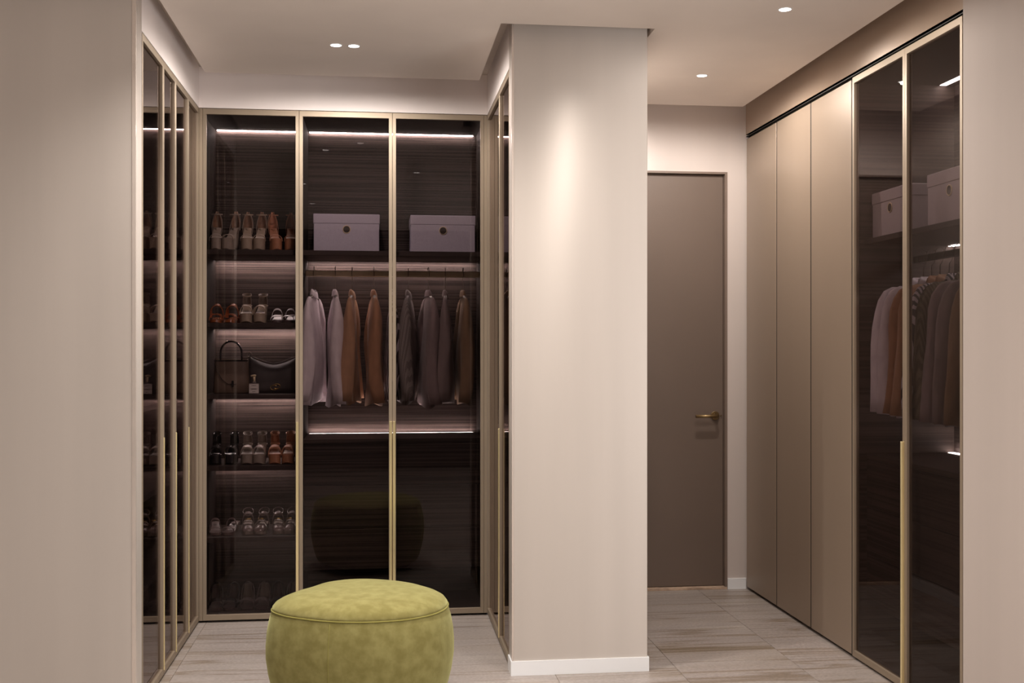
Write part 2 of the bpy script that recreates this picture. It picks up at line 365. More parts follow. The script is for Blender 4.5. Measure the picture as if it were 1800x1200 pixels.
# ------------------------------------------------------------------ back wall wardrobes
FB = Frame((XL, YB), (1, 0), (0, 1)); DB = 0.484
SHELF = [(1.893, 1.919), (1.517, 1.539), (1.144, 1.167), (0.773, 0.797), (0.402, 0.428)]
sw = empty('shoe_wardrobe', (XL + .25, YB + .25, 0), 'bronze glass wardrobe unit holding shelves of shoes and handbags', 'wardrobe')
carcass(FB, sw, 0.0, 0.505, DB)
for z0, z1 in SHELF:
    FB.make('shelf', M_shelf, sw, 0.017, 0.488, 0.048, DB - 0.012, z0, z1, bevel=0.001)
    FB.make('light_strip', M_led2 if z0 > 1 else M_led5 if z0 > .6 else M_led4, sw, 0.026, 0.480, DB - 0.058, DB - 0.040, z0 - 0.0016, z0)
    FB.make('added_light_lip', M_shelf, sw, 0.018, 0.487, DB - 0.068, DB - 0.060, z0 - (0.0045 if z0 < 1.8 else 0.0034), z0)  # added lip, keeps the bright strip out of view
FB.make('light_strip', M_led, sw, 0.026, 0.480, DB - 0.026, DB - 0.014, 2.6105, 2.614)
glass_door(FB, sw, 0.018, 0.505, 'hi')
FB.make('corner_post', M_frame, sw, 0.0, 0.018, 0.0, 0.024, 0.012, ZT)
hw = empty('hanging_wardrobe', (XL + 1.0, YB + .25, 0), 'bronze glass double wardrobe with clothes rail and two storage boxes at back', 'wardrobe')
carcass(FB, hw, 0.505, 1.483, DB)
FB.make('shelf', M_shelf, hw, 0.522, 1.466, 0.048, DB - 0.012, 1.893, 1.919, bevel=0.001)
FB.make('light_strip', M_led, hw, 0.530, 1.446, DB - 0.026, DB - 0.014, 2.6105, 2.614)
FB.make('light_strip', M_led2, hw, 0.530, 1.446, DB - 0.058, DB - 0.040, 1.8914, 1.893)
FB.make('added_light_lip', M_shelf, hw, 0.523, 1.465, DB - 0.068, DB - 0.060, 1.8896, 1.893)
FB.make('clothes_rail', M_rail, hw, 0.522, 1.466, 0.236, 0.250, 1.795, 1.827, bevel=0.004)
FB.make('drawer_unit_top', M_drawer, hw, 0.522, 1.466, 0.058, DB - 0.012, 0.908, 0.930, bevel=0.001)
FB.make('added_light_lip', M_frame, hw, 0.526, 1.450, DB - 0.046, DB - 0.043, 0.930, 0.9322)  # added lip screening the drawer strip from view
FB.make('light_strip', M_led3, hw, 0.530, 1.446, DB - 0.040, DB - 0.022, 0.930, 0.9309)
for z0, z1 in ((0.690, 0.905), (0.460, 0.687), (0.245, 0.457)):
    FB.make('drawer', M_drawer, hw, 0.524, 1.464, 0.060, 0.440, z0, z1, bevel=0.002)
glass_door(FB, hw, 0.505, 0.985, 'hi'); glass_door(FB, hw, 0.985, 1.465, 'lo')
FB.make('corner_post', M_frame, hw, 1.465, 1.483, 0.0, 0.024, 0.012, ZT)

# ------------------------------------------------------------------ wardrobe on the left, with narrow glass doors
FL = Frame((XL, 4.489), (0, 1), (-1, 0))
lw = empty('side_wardrobe', (XL - .25, 5.2, 0), 'dark wardrobe with four narrow bronze glass doors behind the end wall', 'wardrobe')
carcass(FL, lw, 0.0, 1.380, 0.47)
for z0, z1 in SHELF[:1] + SHELF[2:]:
    FL.make('shelf', M_shelf, lw, 0.017, 1.363, 0.05, 0.458, z0, z1)
sm = [0.0, 0.436, 0.727, 1.069, 1.385]
for i in range(4): glass_door(FL, lw, sm[i], sm[i + 1], 'lo' if i else None, hv=-0.004, hw_=0.008)
# ------------------------------------------------------------------ wardrobe inside the pillar block
FM = Frame((XM, YB - .004), (0, -1), (1, 0))
pw = empty('pillar_wardrobe', (XM + .25, 5.4, 0), 'narrow two-door bronze glass wardrobe set in the flank of the pillar', 'wardrobe')
carcass(FM, pw, 0.0, 0.984, 0.50)
for z0, z1 in SHELF[:1] + SHELF[2:]:
    FM.make('shelf', M_shelf, pw, 0.017, 0.967, 0.05, 0.488, z0, z1)
glass_door(FM, pw, 0.0, 0.574, 'hi', hv=-0.004, hw_=0.008); glass_door(FM, pw, 0.574, 0.984, 'lo', hv=-0.004, hw_=0.008)

# ------------------------------------------------------------------ tall lacquered cabinets and the glass wardrobe on the right
FR = Frame((XR, 4.868), (0, -1), (1, 0))
seams = [-1.470, -0.970, -0.488, 0.0]
txt = ['tall champagne lacquered cabinet door next to the taupe door', 'tall champagne lacquered cabinet between its two plain twins', 'tall champagne lacquered cabinet next to the glass fronted wardrobe']
for i in range(3):
    u0, u1 = seams[i], seams[i + 1]
    t = empty('tall_cabinet', (XR + .3, 4.868 - (u0 + u1) / 2, 0), txt[i], 'cabinet', 'plain tall cabinets along the passage')
    FR.make('cabinet_body', M_black, t, u0 + 0.0005, u1 - 0.0005, 0.045, 0.58, 0.012, 2.628)
    FR.make('cabinet_door', M_tan, t, u0 + 0.007, u1 - 0.007, 0.0, 0.022, 0.016, 2.629, bevel=0.0015)
    FR.make('gap_shade_strip', M_black, t, u1 - 0.007, u1 + (0.006 if i < 2 else 0.003), 0.002, 0.021, 0.016, 2.629)  # black strip standing in for the shade of the door gap
    FR.make('plinth', M_black, t, u0 + .001, u1 - .001, 0.03, 0.58, 0.0, 0.012)
gw = empty('glass_wardrobe', (XR + .3, 4.4, 0), 'bronze glass wardrobe with boxes and hanging clothes beside the tall cabinets', 'wardrobe')
DR = 0.492
carcass(FR, gw, 0.004, 0.968, DR, top=2.628, side=M_veneer2)
FR.make('shelf', M_shelf, gw, 0.021, 0.951, 0.048, DR - 0.012, 1.876, 1.900, bevel=0.001)
FR.make('light_strip', M_ledr, gw, 0.030, 0.945, DR - 0.085, DR - 0.055, 2.606, 2.6085)
FR.make('light_strip', M_ledr, gw, 0.030, 0.945, DR - 0.045, DR - 0.018, 1.872, 1.876)
FR.make('clothes_rail', M_wire, gw, 0.021, 0.951, 0.283, 0.297, 1.795, 1.827, bevel=0.004)
FR.make('drawer_unit_top', M_drawer, gw, 0.021, 0.951, 0.058, DR - 0.012, 0.908, 0.930, bevel=0.001)
FR.make('light_strip', M_ledr, gw, 0.030, 0.945, DR - 0.045, DR - 0.018, 0.930, 0.9325)
for z0, z1 in ((0.690, 0.905), (0.475, 0.687), (0.255, 0.472)):
    FR.make('drawer', M_drawer, gw, 0.023, 0.949, 0.060, 0.440, z0, z1, bevel=0.002)
glass_door(FR, gw, 0.004, 0.512, 'hi'); glass_door(FR, gw, 0.512, 0.968, None)

# ------------------------------------------------------------------ downlights
def downlight(x, y, label, group):
    t = empty('ceiling_downlight', (x, y, ZP), label, 'downlight', group)
    b = MB(); n = 24; rings = []
    for r, z in ((0.0245, 0.0), (0.0245, -0.0025), (0.0285, -0.002), (0.029, 0.0)):
        rings.append([(r * math.cos(2 * math.pi * k / n), r * math.sin(2 * math.pi * k / n), z) for k in range(n)])
    b.loft(rings, cap=False, loop=True).build('trim_ring', M_white, t)
    disc(0, 0, -0.0015, 0.0245, 0.0012, 24, 'z').build('diffuser', M_lamp, t)
    return t
dl = ['round recessed ceiling downlight, one of a twin pair, farther from the pillar', 'round recessed ceiling downlight, one of a twin pair, closer to the pillar',
      'single recessed ceiling downlight over the passage, nearer the glass fronted wardrobe', 'single recessed ceiling downlight over the passage, nearer the taupe door']
for (x, y), t in zip(DOWN_VIEW, dl): downlight(x, y, t, 'recessed ceiling downlights')
for i, (x, y) in enumerate(DOWN_ROOM):
    downlight(x, y, 'unseen recessed ceiling downlight %s, in the room ahead' % ['above the pouf', 'first before the end wall', 'before the pillar', 'by the added window, first', 'second along the end wall', 'two steps before the pillar', 'by the added window, second', 'far corner, first', 'far corner, second', 'above the entrance side', 'above the entrance, pillar side'][i], 'assumed downlights outside the view')

# ------------------------------------------------------------------ ottoman
TH = [0, 30, 62, 95, 120, 145, 168, 188, 205, 228, 255, 280, 305, 330]
RR = [.348, .326, .318, .335, .322, .292, .318, .345, .328, .294, .286, .296, .323, .345]
def rad(deg):
    deg %= 360; n = len(TH)
    for i in range(n):
        a, b = TH[i], TH[(i + 1) % n] + (360 if i == n - 1 else 0)
        if a <= deg <= b: break
    t = (deg - a) / (b - a); p0, p1, p2, p3 = RR[i - 1], RR[i], RR[(i + 1) % n], RR[(i + 2) % n]
    return 0.5 * (2 * p1 + (p2 - p0) * t + (2 * p0 - 5 * p1 + 4 * p2 - p3) * t * t + (3 * p1 - p0 - 3 * p2 + p3) * t ** 3)
NR = 72
def orng(k, z, wob=0.0): return [(rad(360 * j / NR) * k * math.cos(2 * math.pi * j / NR), rad(360 * j / NR) * k * math.sin(2 * math.pi * j / NR), z) for j in range(NR)]
ot = empty('ottoman', (-0.07, 4.462, 0), 'olive green velvet pouf ottoman with rounded sides and piped top', 'ottoman')
MB().loft([orng(k, z) for k, z in ((0.80, 0.0), (0.80, 0.022), (0.78, .024))]).build('base', M_black, ot, smooth=False)
MB().loft([orng(k, z) for k, z in ((0.74, 0.022), (0.86, 0.024), (0.925, 0.035), (0.965, 0.06), (1.00, 0.10), (1.035, 0.15), (1.06, 0.21), (1.062, 0.26), (1.05, 0.31), (1.028, 0.35), (1.002, 0.385), (0.992, 0.392))]).build('side_cover', M_velvet, ot, smooth=True)
MB().loft([orng(k, z) for k, z in ((0.96, 0.388), (0.992, 0.397), (0.986, 0.406), (0.955, 0.420), (0.90, 0.431), (0.80, 0.443), (0.65, 0.452), (0.45, 0.458), (0.25, 0.461), (0.08, 0.462))]).build('top_cushion', M_velvet, ot, smooth=True)
pp = orng(0.9955, 0.3945); MB().tube(pp, 0.0030, 6, loop=True).build('piping', M_velvet2, ot, smooth=True)
for deg in (248, 8, 128):
    pts = [(rad(deg) * (k + 0.0008) * math.cos(R(deg)), rad(deg) * (k + 0.0008) * math.sin(R(deg)), z) for k, z in ((0.925, 0.035), (0.965, 0.06), (1.00, 0.10), (1.035, 0.15), (1.06, 0.21), (1.062, 0.26), (1.05, 0.31), (1.028, 0.35), (1.002, 0.385))]
    MB().tube(pts, 0.0014, 5).build('side_seam', M_velvet2, ot, smooth=True)

# ------------------------------------------------------------------ storage boxes
def storage_box(loc, wdt, dep, hgt, label, rz=0.0, group='lidded storage boxes', M_box=M_box):
    """front at local y=0, standing on z=0, centred in x"""
    t = empty('storage_box', loc, label, 'box', group, rz); L = hgt * 0.25; a = wdt / 2
    MB().box(-a + .003, a - .003, 0.003, dep - .003, 0, hgt - L * 0.8).build('box_body', M_box, t, bevel=0.002, seg=1)
    MB().box(-a, a, 0, dep, hgt - L, hgt).build('lid', M_box, t, bevel=0.003, seg=1)
    disc(0, 0.004, hgt * 0.60, 0.0175, -0.003, 20).build('eyelet', M_hole, t)
    b = MB(); b.tube([(0.0195 * math.cos(2 * math.pi * k / 20), 0.002, hgt * 0.60 + 0.0205 * math.sin(2 * math.pi * k / 20)) for k in range(20)], 0.0025, 5, loop=True).build('eyelet_ring', M_rail, t, smooth=True)
    return t
storage_box((-0.167, 6.04, 1.919), 0.352, 0.28, 0.205, 'grey lidded storage box on the back wardrobe shelf, closer to the shoes')
storage_box((0.349, 6.04, 1.919), 0.352, 0.28, 0.205, 'grey lidded storage box on the back wardrobe shelf, closer to the pillar')
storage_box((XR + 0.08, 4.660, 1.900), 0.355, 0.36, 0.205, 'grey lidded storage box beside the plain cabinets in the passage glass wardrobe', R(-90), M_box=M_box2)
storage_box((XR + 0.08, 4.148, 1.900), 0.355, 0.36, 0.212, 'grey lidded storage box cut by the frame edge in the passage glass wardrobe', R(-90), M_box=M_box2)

# ------------------------------------------------------------------ clothes
def hanger(loc, rz, label, group):
    t = empty('clothes_hanger', loc, label, 'hanger', group, rz)
    pts = [(-0.024, 0.0, -0.026)] + [(0.021 * math.cos(a), 0.0, 0.004 + 0.021 * math.sin(a)) for a in [R(d) for d in range(190, -40, -30)]] + [(0.012, 0, -0.040), (0, 0, -0.052), (0, 0, -0.125)]
    MB().tube(pts, 0.0018, 6).build('hook', M_wire, t, smooth=True)
    MB().tube([(x, 0, -0.125 - 0.05 * (abs(x) / .17) ** 1.4) for x in [-.17, -.12, -.06, 0, .06, .12, .17]], [0.006, .008, .009, .010, .009, .008, .006], 8).build('hanger_bar', M_wood_hanger, t, smooth=True)
    return t
def garment(loc, rz, m, label, cat, group, length=0.60, half=0.185, sl=0.54, th=0.036, seed=0, name='shirt', cuff=None, collar=True, flare=0.0, sw=1.0):
    rnd = random.Random(seed); t = empty(name, loc, label, cat, group, rz)
    n = 24; ph = [rnd.uniform(0, 6.28) for _ in range(6)]
    zs = [-0.118, -0.128, -0.140, -0.160, -0.20, -0.26, -0.33, -0.41, -0.50, -0.58, -0.118 - length]
    wf = [0.28, 0.42, 0.62, 0.86, 0.90, 0.90, 0.92, 0.95, 0.98, 1.0, 1.02]; tf = [0.22, 0.25, 0.28, 0.34, 0.50, 0.68, 0.82, 0.95, 1.05, 1.1, 1.1]
    rings = []
    for i, z in enumerate(zs):
        rg = []; amp = 0.22 * min(1, max(0, (-z - 0.15) / 0.3))
        for j in range(n):
            a = 2 * math.pi * j / n; c, s_ = math.cos(a), math.sin(a)
            fold = 1 + amp * (math.sin(3 * a + ph[0] + z * 4) * 0.6 + math.sin(7 * a + ph[1] - z * 6) * 0.5)
            x = half * wf[i] * math.copysign(abs(c) ** 0.8, c); y = th * tf[i] * math.copysign(abs(s_) ** 0.75, s_) * fold + 0.012 * math.sin(z * 9 + ph[2]) * (i / 10)
            rg.append((x, y, z + (0.012 * math.sin(2 * a + ph[3]) if i == len(zs) - 1 else 0)))
        rings.append(rg)
    MB().loft(rings).build('body', m, t, smooth=True)
    for sg in (-1, 1):
        h_ = half; end = -0.150 - sl
        path = [(0.66 * h_, -0.150), (0.90 * h_, -0.158), (1.06 * h_, -0.176), (1.17 * h_, -0.208), (1.24 * h_, -0.255)]
        path += [(1.24 * h_ + (0.05 + flare) * h_ * q, -0.255 + (end + 0.255) * q) for q in (0.15, 0.32, 0.5, 0.68, 0.85, 1.0)]
        rxs = [0.012, 0.022, 0.030, 0.034, 0.036, 0.037, 0.036, 0.035, 0.033, 0.031, 0.029]; rys = [0.007, 0.011, 0.015, 0.021, 0.028, 0.034, 0.037, 0.037, 0.036, 0.034, 0.032]
        rings = []; N = len(path); P3 = []
        for i, (x, z) in enumerate(path):
            q = max(0, (i - 3) / (N - 4)); P3.append(Vector((sg * x, 0.016 * math.sin(q * 5 + ph[4] + sg) * q, z)))
        for i, p in enumerate(P3):
            tg = (P3[min(i + 1, N - 1)] - P3[max(i - 1, 0)]).normalized(); nn = Vector((0, 1, 0)).cross(tg).normalized(); rg = []; q = i / (N - 1)
            for k in range(16):
                a = 2 * math.pi * k / 16; f = 1 + (0.12 * math.sin(3 * a + ph[5] + q * 7) + 0.07 * math.sin(5 * a - q * 13)) * min(1, q * 2)
                rg.append(p + nn * (rxs[i] * math.cos(a) * f) + Vector((0, 1, 0)) * (rys[i] * sw * math.sin(a) * f))
            rings.append(rg)
        path = [tuple(p) for p in P3]
        s = MB().loft(rings).build('sleeve', m, t, smooth=True)
        if cuff:
            x, y, z = path[-1]
            MB().loft([[(x + 0.026 * math.cos(a), y + 0.031 * math.sin(a), zz) for a in [2 * math.pi * k / 14 for k in range(14)]] for zz in (z + 0.035, z - 0.018)]).build('cuff', cuff, s, smooth=True)
    if collar:
        b = MB(); rings = []
        for rx, ry, z in ((0.060, 0.010, -0.132), (0.054, 0.012, -0.106), (0.048, 0.012, -0.094), (0.062, 0.017, -0.108), (0.068, 0.019, -0.130)):
            rings.append([(rx * math.cos(2 * math.pi * k / 16), ry * math.sin(2 * math.pi * k / 16), z - 0.014 * max(0, math.cos(2 * math.pi * k / 16 + 1.57))) for k in range(16)])
        b.loft(rings, cap=False).build('collar', m, t, smooth=True)
    return t
C_white = cloth('white_linen', (0.74, 0.66, 0.70)); C_white2 = cloth('pale_grey_linen', (0.66, 0.58, 0.61))
C_tan = cloth('tan_wool', (0.40, 0.23, 0.14), 0.2); C_tan2 = cloth('rust_brown_wool', (0.36, 0.19, 0.11), 0.2)
C_stripe = stripe('dark_striped_cotton', (0.05, 0.04, 0.045), (0.50, 0.44, 0.47), 0.017)
C_pin = stripe('grey_striped_cotton', (0.17, 0.145, 0.135), (0.26, 0.22, 0.21), 0.014)
C_mauve = cloth('mauve_grey_wool', (0.25, 0.19, 0.19), 0.15); C_mauve2 = cloth('taupe_grey_wool', (0.22, 0.17, 0.165), 0.15)
C_brown = cloth('dark_brown_wool', (0.22, 0.14, 0.085), 0.15); C_olive = stripe('olive_striped_cotton', (0.12, 0.10, 0.07), (0.20, 0.165, 0.12), 0.014)
ZR = 1.811; YR = YB + 0.243
GB = [(-0.342, C_white, 82, 0.585, .035, 'white linen shirt', 'turned to show both fronts, closest to the shoe shelves', 'shirt'),
      (-0.230, C_white2, 96, 0.60, .038, 'pale grey linen shirt', 'between the white shirt and the tan jacket', 'shirt'),
      (-0.139, C_tan, 86, 0.585, .038, 'tan jacket', 'beside the pale grey linen shirt', 'jacket'),
      (-0.023, C_tan2, 95, 0.595, .042, 'rust brown jacket', 'between the tan jacket and the striped shirt', 'jacket'),
      (0.078, C_stripe, 90, 0.58, .040, 'bold striped dark shirt', 'half hidden by the middle door post', 'shirt'),
      (0.165, C_pin, 84, 0.585, .040, 'grey pinstriped shirt', 'beside the bold striped shirt', 'shirt'),
      (0.273, C_mauve, 97, 0.605, .042, 'mauve grey jacket', 'beside the grey pinstriped shirt', 'jacket'),
      (0.366, C_mauve2, 86, 0.585, .040, 'taupe grey jacket', 'next to the dark brown coat', 'jacket'),
      (0.463, C_brown, 92, 0.595, .034, 'dark brown coat', 'nearest the pillar', 'coat')]
for i, (x, m, a, ln, th, what, where, nm) in enumerate(GB):
    hanger((x, YR, ZR + 0.012), R(a), f'dark wire hook hanger holding the {what} in the back wardrobe', 'hangers in the back wardrobe')
    garment((x, YR, ZR + 0.008), R(a), m, f'{what} {where}, back wardrobe', nm, 'clothes in the back wardrobe', length=ln, half=0.142, sl=ln - 0.045, th=th * 0.85, seed=i + 3, name=nm, cuff=None if i != 0 else C_white2)
XRR = XR + 0.29
GR = [(4.765, C_white, 0.585, .034, 'white linen shirt', 'at the start of the row', 'shirt'),
      (4.690, C_white2, 0.59, .036, 'pale grey linen shirt', 'just after the white one', 'shirt'),
      (4.615, C_tan2, 0.585, .034, 'rust brown jacket', 'after the pale grey shirt', 'jacket'),
      (4.535, C_tan, 0.59, .036, 'tan jacket', 'behind the brass handle post', 'jacket'),
      (4.455, C_stripe, 0.59, .036, 'bold striped dark shirt', 'beside the door post', 'shirt'),
      (4.372, C_olive, 0.595, .036, 'olive pinstriped shirt', 'beside the bold striped one', 'shirt'),
      (4.275, C_mauve, 0.60, .038, 'mauve grey jacket', 'after the olive shirt', 'jacket'),
      (4.185, C_mauve2, 0.60, .040, 'taupe grey jacket', 'before the dark brown coat', 'jacket'),
      (4.085, C_brown, 0.60, .036, 'dark brown coat', 'at the frame edge', 'coat')]
for i, (y, m, ln, th, what, where, nm) in enumerate(GR):
    a = [2, 1, 3, 2, 3, 2, 2, 1, 1][i]
    hanger((XRR, y, ZR + 0.012), R(a), f'dark wire hook hanger holding the {what} in the passage glass wardrobe', 'hangers in the passage glass wardrobe')
    garment((XRR, y, ZR + 0.008), R(a), m, f'{what} {where}, passage glass wardrobe', nm, 'clothes in the passage glass wardrobe', length=ln, half=0.158, sl=ln - 0.04, th=th * 0.82, sw=0.84, seed=i + 30, name=nm, flare=0.16)

# ------------------------------------------------------------------ shoes
def leather(name, c, rough=0.4, coat=0.0): return mat(name, c, rough=rough, var=0.05, scale=(60, 60, 60), spec=0.5, coat=coat)
L_beige = leather('beige_leather', (0.42, 0.33, 0.25)); L_grey = leather('taupe_leather', (0.33, 0.265, 0.22)); L_grey2 = leather('dark_taupe_leather', (0.24, 0.19, 0.16))
L_tan = leather('tan_leather', (0.45, 0.20, 0.11)); L_glossy = leather('cognac_patent', (0.35, 0.10, 0.035), 0.12, 1.0)
L_black = leather('black_patent', (0.02, 0.018, 0.02), 0.15, 0.6); L_silver = leather('silver_strap', (0.8, 0.76, 0.76), 0.25); L_dark = leather('dark_plum_leather', (0.10, 0.072, 0.07), 0.3)
L_mauve = leather('mauve_leather', (0.19, 0.135, 0.125), 0.3, 0.15); L_lin = leather('brown_lining', (0.30, 0.17, 0.11)); L_gold = mat('gold_buckle', (0.9, 0.62, 0.22), rough=0.2, metal=1)
HWP = [(0, .12), (.01, .36), (.025, .53), (.05, .70), (.08, .82), (.12, .92), (.16, .98), (.2, 1.0), (.32, 1.0), (.45, .84), (.6, .68), (.75, .66), (.9, .68), (.97, .55), (1, .36)]
def hwf(s):
    for (a, x), (b, y) in zip(HWP, HWP[1:]):
        if s <= b: return x + (y - x) * (s - a) / (b - a)
    return HWP[-1][1]
def ztop(s, p, H):
    if s < .34: return p
    t = min(1, (s - .34) / .5); return p + (H - p) * (3 * t * t - 2 * t ** 3)
def sole(L, W, p, H, th=0.012):
    rings = []
    for s in [0, .01, .025, .05, .08, .12, .16, .2, .26, .32, .38, .42, .48, .55, .62, .7, .78, .86, .94, 1.0]:
        y = -L / 2 + L * s; hw_ = hwf(s) * W / 2; zt = ztop(s, p, H); zb = 0.0 if s < .40 else max(0, zt - max(th, (p - .0) * max(0, 1 - (s - .40) * 5)))
        if s < .16: zb = min(0.011, p * .25) * (1 - s / .16) ** 2
        rings.append([(-hw_, y, zb), (hw_, y, zb), (hw_, y, zt), (hw_ * .5, y, zt + .0005), (-hw_ * .5, y, zt + .0005), (-hw_, y, zt)])
    return MB().loft(rings)
def heel(L, W, H, tw_=0.42):
    rings = []
    for z, k in ((0, tw_), (H * .5, tw_ * 1.02), (H * .85, tw_ * 1.2), (H - .006, tw_ * 1.45)):
        a = W / 2 * k; rings.append([(a * math.cos(q) , L / 2 - 0.032 + 0.030 * k / tw_ * math.sin(q) * .8, z) for q in [2 * math.pi * j / 12 for j in range(12)]])
    return MB().loft(rings)
def arch(L, W, s0, s1, zb, h, th=0.0025, n=12, k=1.04, lean=0.0):
    b = MB(); rings = []
    for s in (s0, (s0 + s1) / 2, s1):
        pass
    for i in range(n + 1):
        a = math.pi * i / n; c, q = math.cos(a), math.sin(a); rg = []
        for s, d, e in ((s0, 0, 0), (s1, 0, 1), (s1, th, 1), (s0, th, 0)):
            hw_ = hwf(s) * W / 2 * k + d; rg.append((hw_ * math.copysign(abs(c) ** .8, c), -L / 2 + L * s + lean * q, zb + (h * (1 + .18 * e) + d) * q ** .8))
        rings.append(rg)
    return b.loft(rings)
def loop(cy, cz, rx, ry, hgt, tilt=0.0, th=0.002, n=20):
    rings = []
    for i in range(n):
        a = 2 * math.pi * i / n; x, y = rx * math.cos(a), ry * math.sin(a); z = cz + y * math.tan(tilt)
        rings.append([(x, cy + y, z), (x * (1 + th / rx), cy + y * (1 + th / ry), z), (x * (1 + th / rx), cy + y * (1 + th / ry), z + hgt), (x, cy + y, z + hgt)])
    return MB().loft(rings, loop=True)
def counter(L, z0, z1, w0, w1, wm, dep=0.03):
    b = MB(); rings = []
    for q in (0, .25, .5, .75, 1):
        ww = (w0 + (wm - w0) * q / .35 if q < .35 else wm + (w1 - wm) * (q - .35) / .65); rg = []
        for i in range(9):
            a = math.pi * i / 8; rg.append((ww * math.cos(a), L / 2 - dep - .004 + dep * math.sin(a), z0 + (z1 - z0) * q))
        rg += [(x * .9, y - .003, z) for x, y, z in rg[::-1]]
        rings.append(rg)
    return b.loft(rings)
def build_shoe(style, ms, mst, ml):
    t = empty('shoe', (0, 0, 0))
    if style == 'platform':
        L, W, p, H = .185, .060, .066, .135
        sole(L, W, p, H).build('sole', ms, t); heel(L, W, H).build('heel', ms, t, smooth=True)
        arch(L, W, .16, .30, p - .012, .030).build('toe_strap', mst, t)
        counter(L, H - .005, .222, .022, .006, .025).build('heel_counter', ml, t, smooth=True)
        loop(L / 2 - .042, .201, .026, .034, .006, 0.12).build('ankle_strap', mst, t)
        for sg in (-1, 1): MB().tube([(sg * .023, L * .12, p + .03), (sg * .027, L * .28, p + .075), (sg * .024, L * .36, .175), (sg * .014, L * .40, .208)], .0016, 5).build('side_strap', mst, t, smooth=True)
    elif style == 'block':
        L, W, p, H = .18, .062, .052, .105
        sole(L, W, p, H).build('sole', ms, t); heel(L, W, H, .62).build('heel', ms, t, smooth=True)
        arch(L, W, .14, .40, p - .008, .044, .004).build('toe_strap', mst, t)
        counter(L, H - .005, .158, .023, .019, .024).build('heel_counter', ml, t, smooth=True)
        loop(L / 2 - .034, .150, .023, .028, .007, 0.3).build('ankle_strap', mst, t)
    elif style == 'mule':
        L, W, p, H = .20, .066, .018, .035
        sole(L, W, p, H).build('sole', ms, t); heel(L, W, H, .8).build('heel', ms, t)
        arch(L, W, .10, .26, p - .004, .030, .004).build('toe_strap', mst, t); arch(L, W, .46, .62, p + .012, .062, .004, k=1.2).build('instep_strap', mst, t)
    elif style == 'slide':
        L, W, p, H = .19, .060, .016, .05
        sole(L, W, p, H).build('sole', ms, t); heel(L, W, H, .5).build('heel', ms, t)
        arch(L, W, .16, .20, p + .002, .020, .002).build('toe_strap', mst, t); arch(L, W, .46, .51, p + .012, .044, .002, k=1.1).build('instep_strap', mst, t)
    elif style == 'loafer':
        L, W, p, H = .19, .062, .020, .045
        sole(L, W, p, H).build('sole', ms, t); heel(L, W, H, .7).build('heel', ms, t)
        b = MB(); rings = []
        for s, hh in ((.02, .008), (.08, .018), (.16, .024), (.26, .030), (.34, .036)):
            rings.append([(hwf(s) * W / 2 * 1.03 * math.cos(math.pi * j / 10), -L / 2 + L * s, p - .004 + hh * math.sin(math.pi * j / 10) ** .7) for j in range(11)])
        b.loft(rings).build('toe_cap', mst, t, smooth=True)
        v = arch(L, W, .36, .50, p + .004, .040, .003, k=1.05).build('vamp', ml, t)
        MB().tube([(-.016, -L * .12, p + .052), (-.008, -L * .13, p + .056), (.008, -L * .13, p + .056), (.016, -L * .12, p + .052)], .0048, 6).build('buckle', L_gold, v, smooth=True)
        arch(L, W, .66, .76, H - .01, .058, .003, k=1.35).build('instep_strap', mst, t)
        loop(L / 2 - .036, H + .055, .026, .030, .006, 0.5).build('heel_sling', mst, t)
    elif style == 'flat':
        L, W, p, H = .20, .068, .016, .024
        sole(L, W, p, H).build('sole', ms, t); heel(L, W, H, .9).build('heel', ms, t)
        arch(L, W, .14, .34, p - .003, .036, .003).build('toe_strap', mst, t)
        for sg in (-1, 1): MB().tube([(sg * .030, -L * .10, p + .01), (sg * .033, L * .1, .05), (sg * .031, L * .25, .082), (sg * .024, L * .34, .103), (sg * .012, L * .385, .113), (0, L * .40, .116)], .003, 6).build('side_strap', mst, t, smooth=True)
        counter(L, H, .105, .025, .018, .026).build('heel_counter', ml, t, smooth=True)
    return t
PROTO = {}
def shoe(style, mats_, x, z, rz, label, group, y=6.075):
    key = (style, mats_[0].name, mats_[1].name)
    if key not in PROTO: o = PROTO[key] = build_shoe(style, *mats_)
    else: o = copy_tree(PROTO[key])
    o.location = (x, y, z); o.rotation_euler = (0, 0, R(rz)); o.scale = (1, 1, 1)
    o.name = {'mule': 'mule', 'slide': 'strappy_sandal', 'loafer': 'slingback_loafer', 'flat': 'flat_sandal'}.get(style, 'platform_sandal')
    return tag(o, label, 'shoe', group)
Z = [s[1] for s in SHELF] + [0.034]
SIDE = ['first', 'second']
def pair(style, mats_, xs, zi, rots, what, where, group):
    for i in range(2):
        shoe(style, mats_, xs[i], Z[zi], rots[i], f'{what} on the {where}, {"corner" if xs[i] == min(xs) else "handle"} side of its pair', group)
pair('platform', (L_grey, L_grey, L_lin), (-0.850, -0.772), 0, (4, -14), 'dark taupe high platform sandal', 'top shoe shelf', 'high platform sandals')
pair('platform', (L_beige, L_beige, L_lin), (-0.690, -0.622), 0, (3, -2), 'beige high platform sandal', 'top shoe shelf', 'high platform sandals')
pair('platform', (L_tan, L_tan, L_tan), (-0.548, -0.463), 0, (14, 3), 'tan orange high platform sandal', 'top shoe shelf', 'high platform sandals')
pair('mule', (L_glossy, L_glossy, L_glossy), (-0.848, -0.767), 1, (3, -6), 'glossy cognac patent mule', 'second shelf', 'patent mules')
pair('block', (L_beige, L_beige, L_grey), (-0.694, -0.617), 1, (4, -4), 'beige block heel sandal', 'second shelf', 'block heel sandals')
pair('slide', (L_dark, L_silver, L_dark), (-0.533, -0.463), 1, (2, -10), 'black sandal with two white straps', 'second shelf', 'strappy sandals')
pair('block', (L_black, L_black, L_black), (-0.851, -0.767), 3, (4, -4), 'black patent block heel sandal', 'shelf under the handbags', 'block heel sandals')
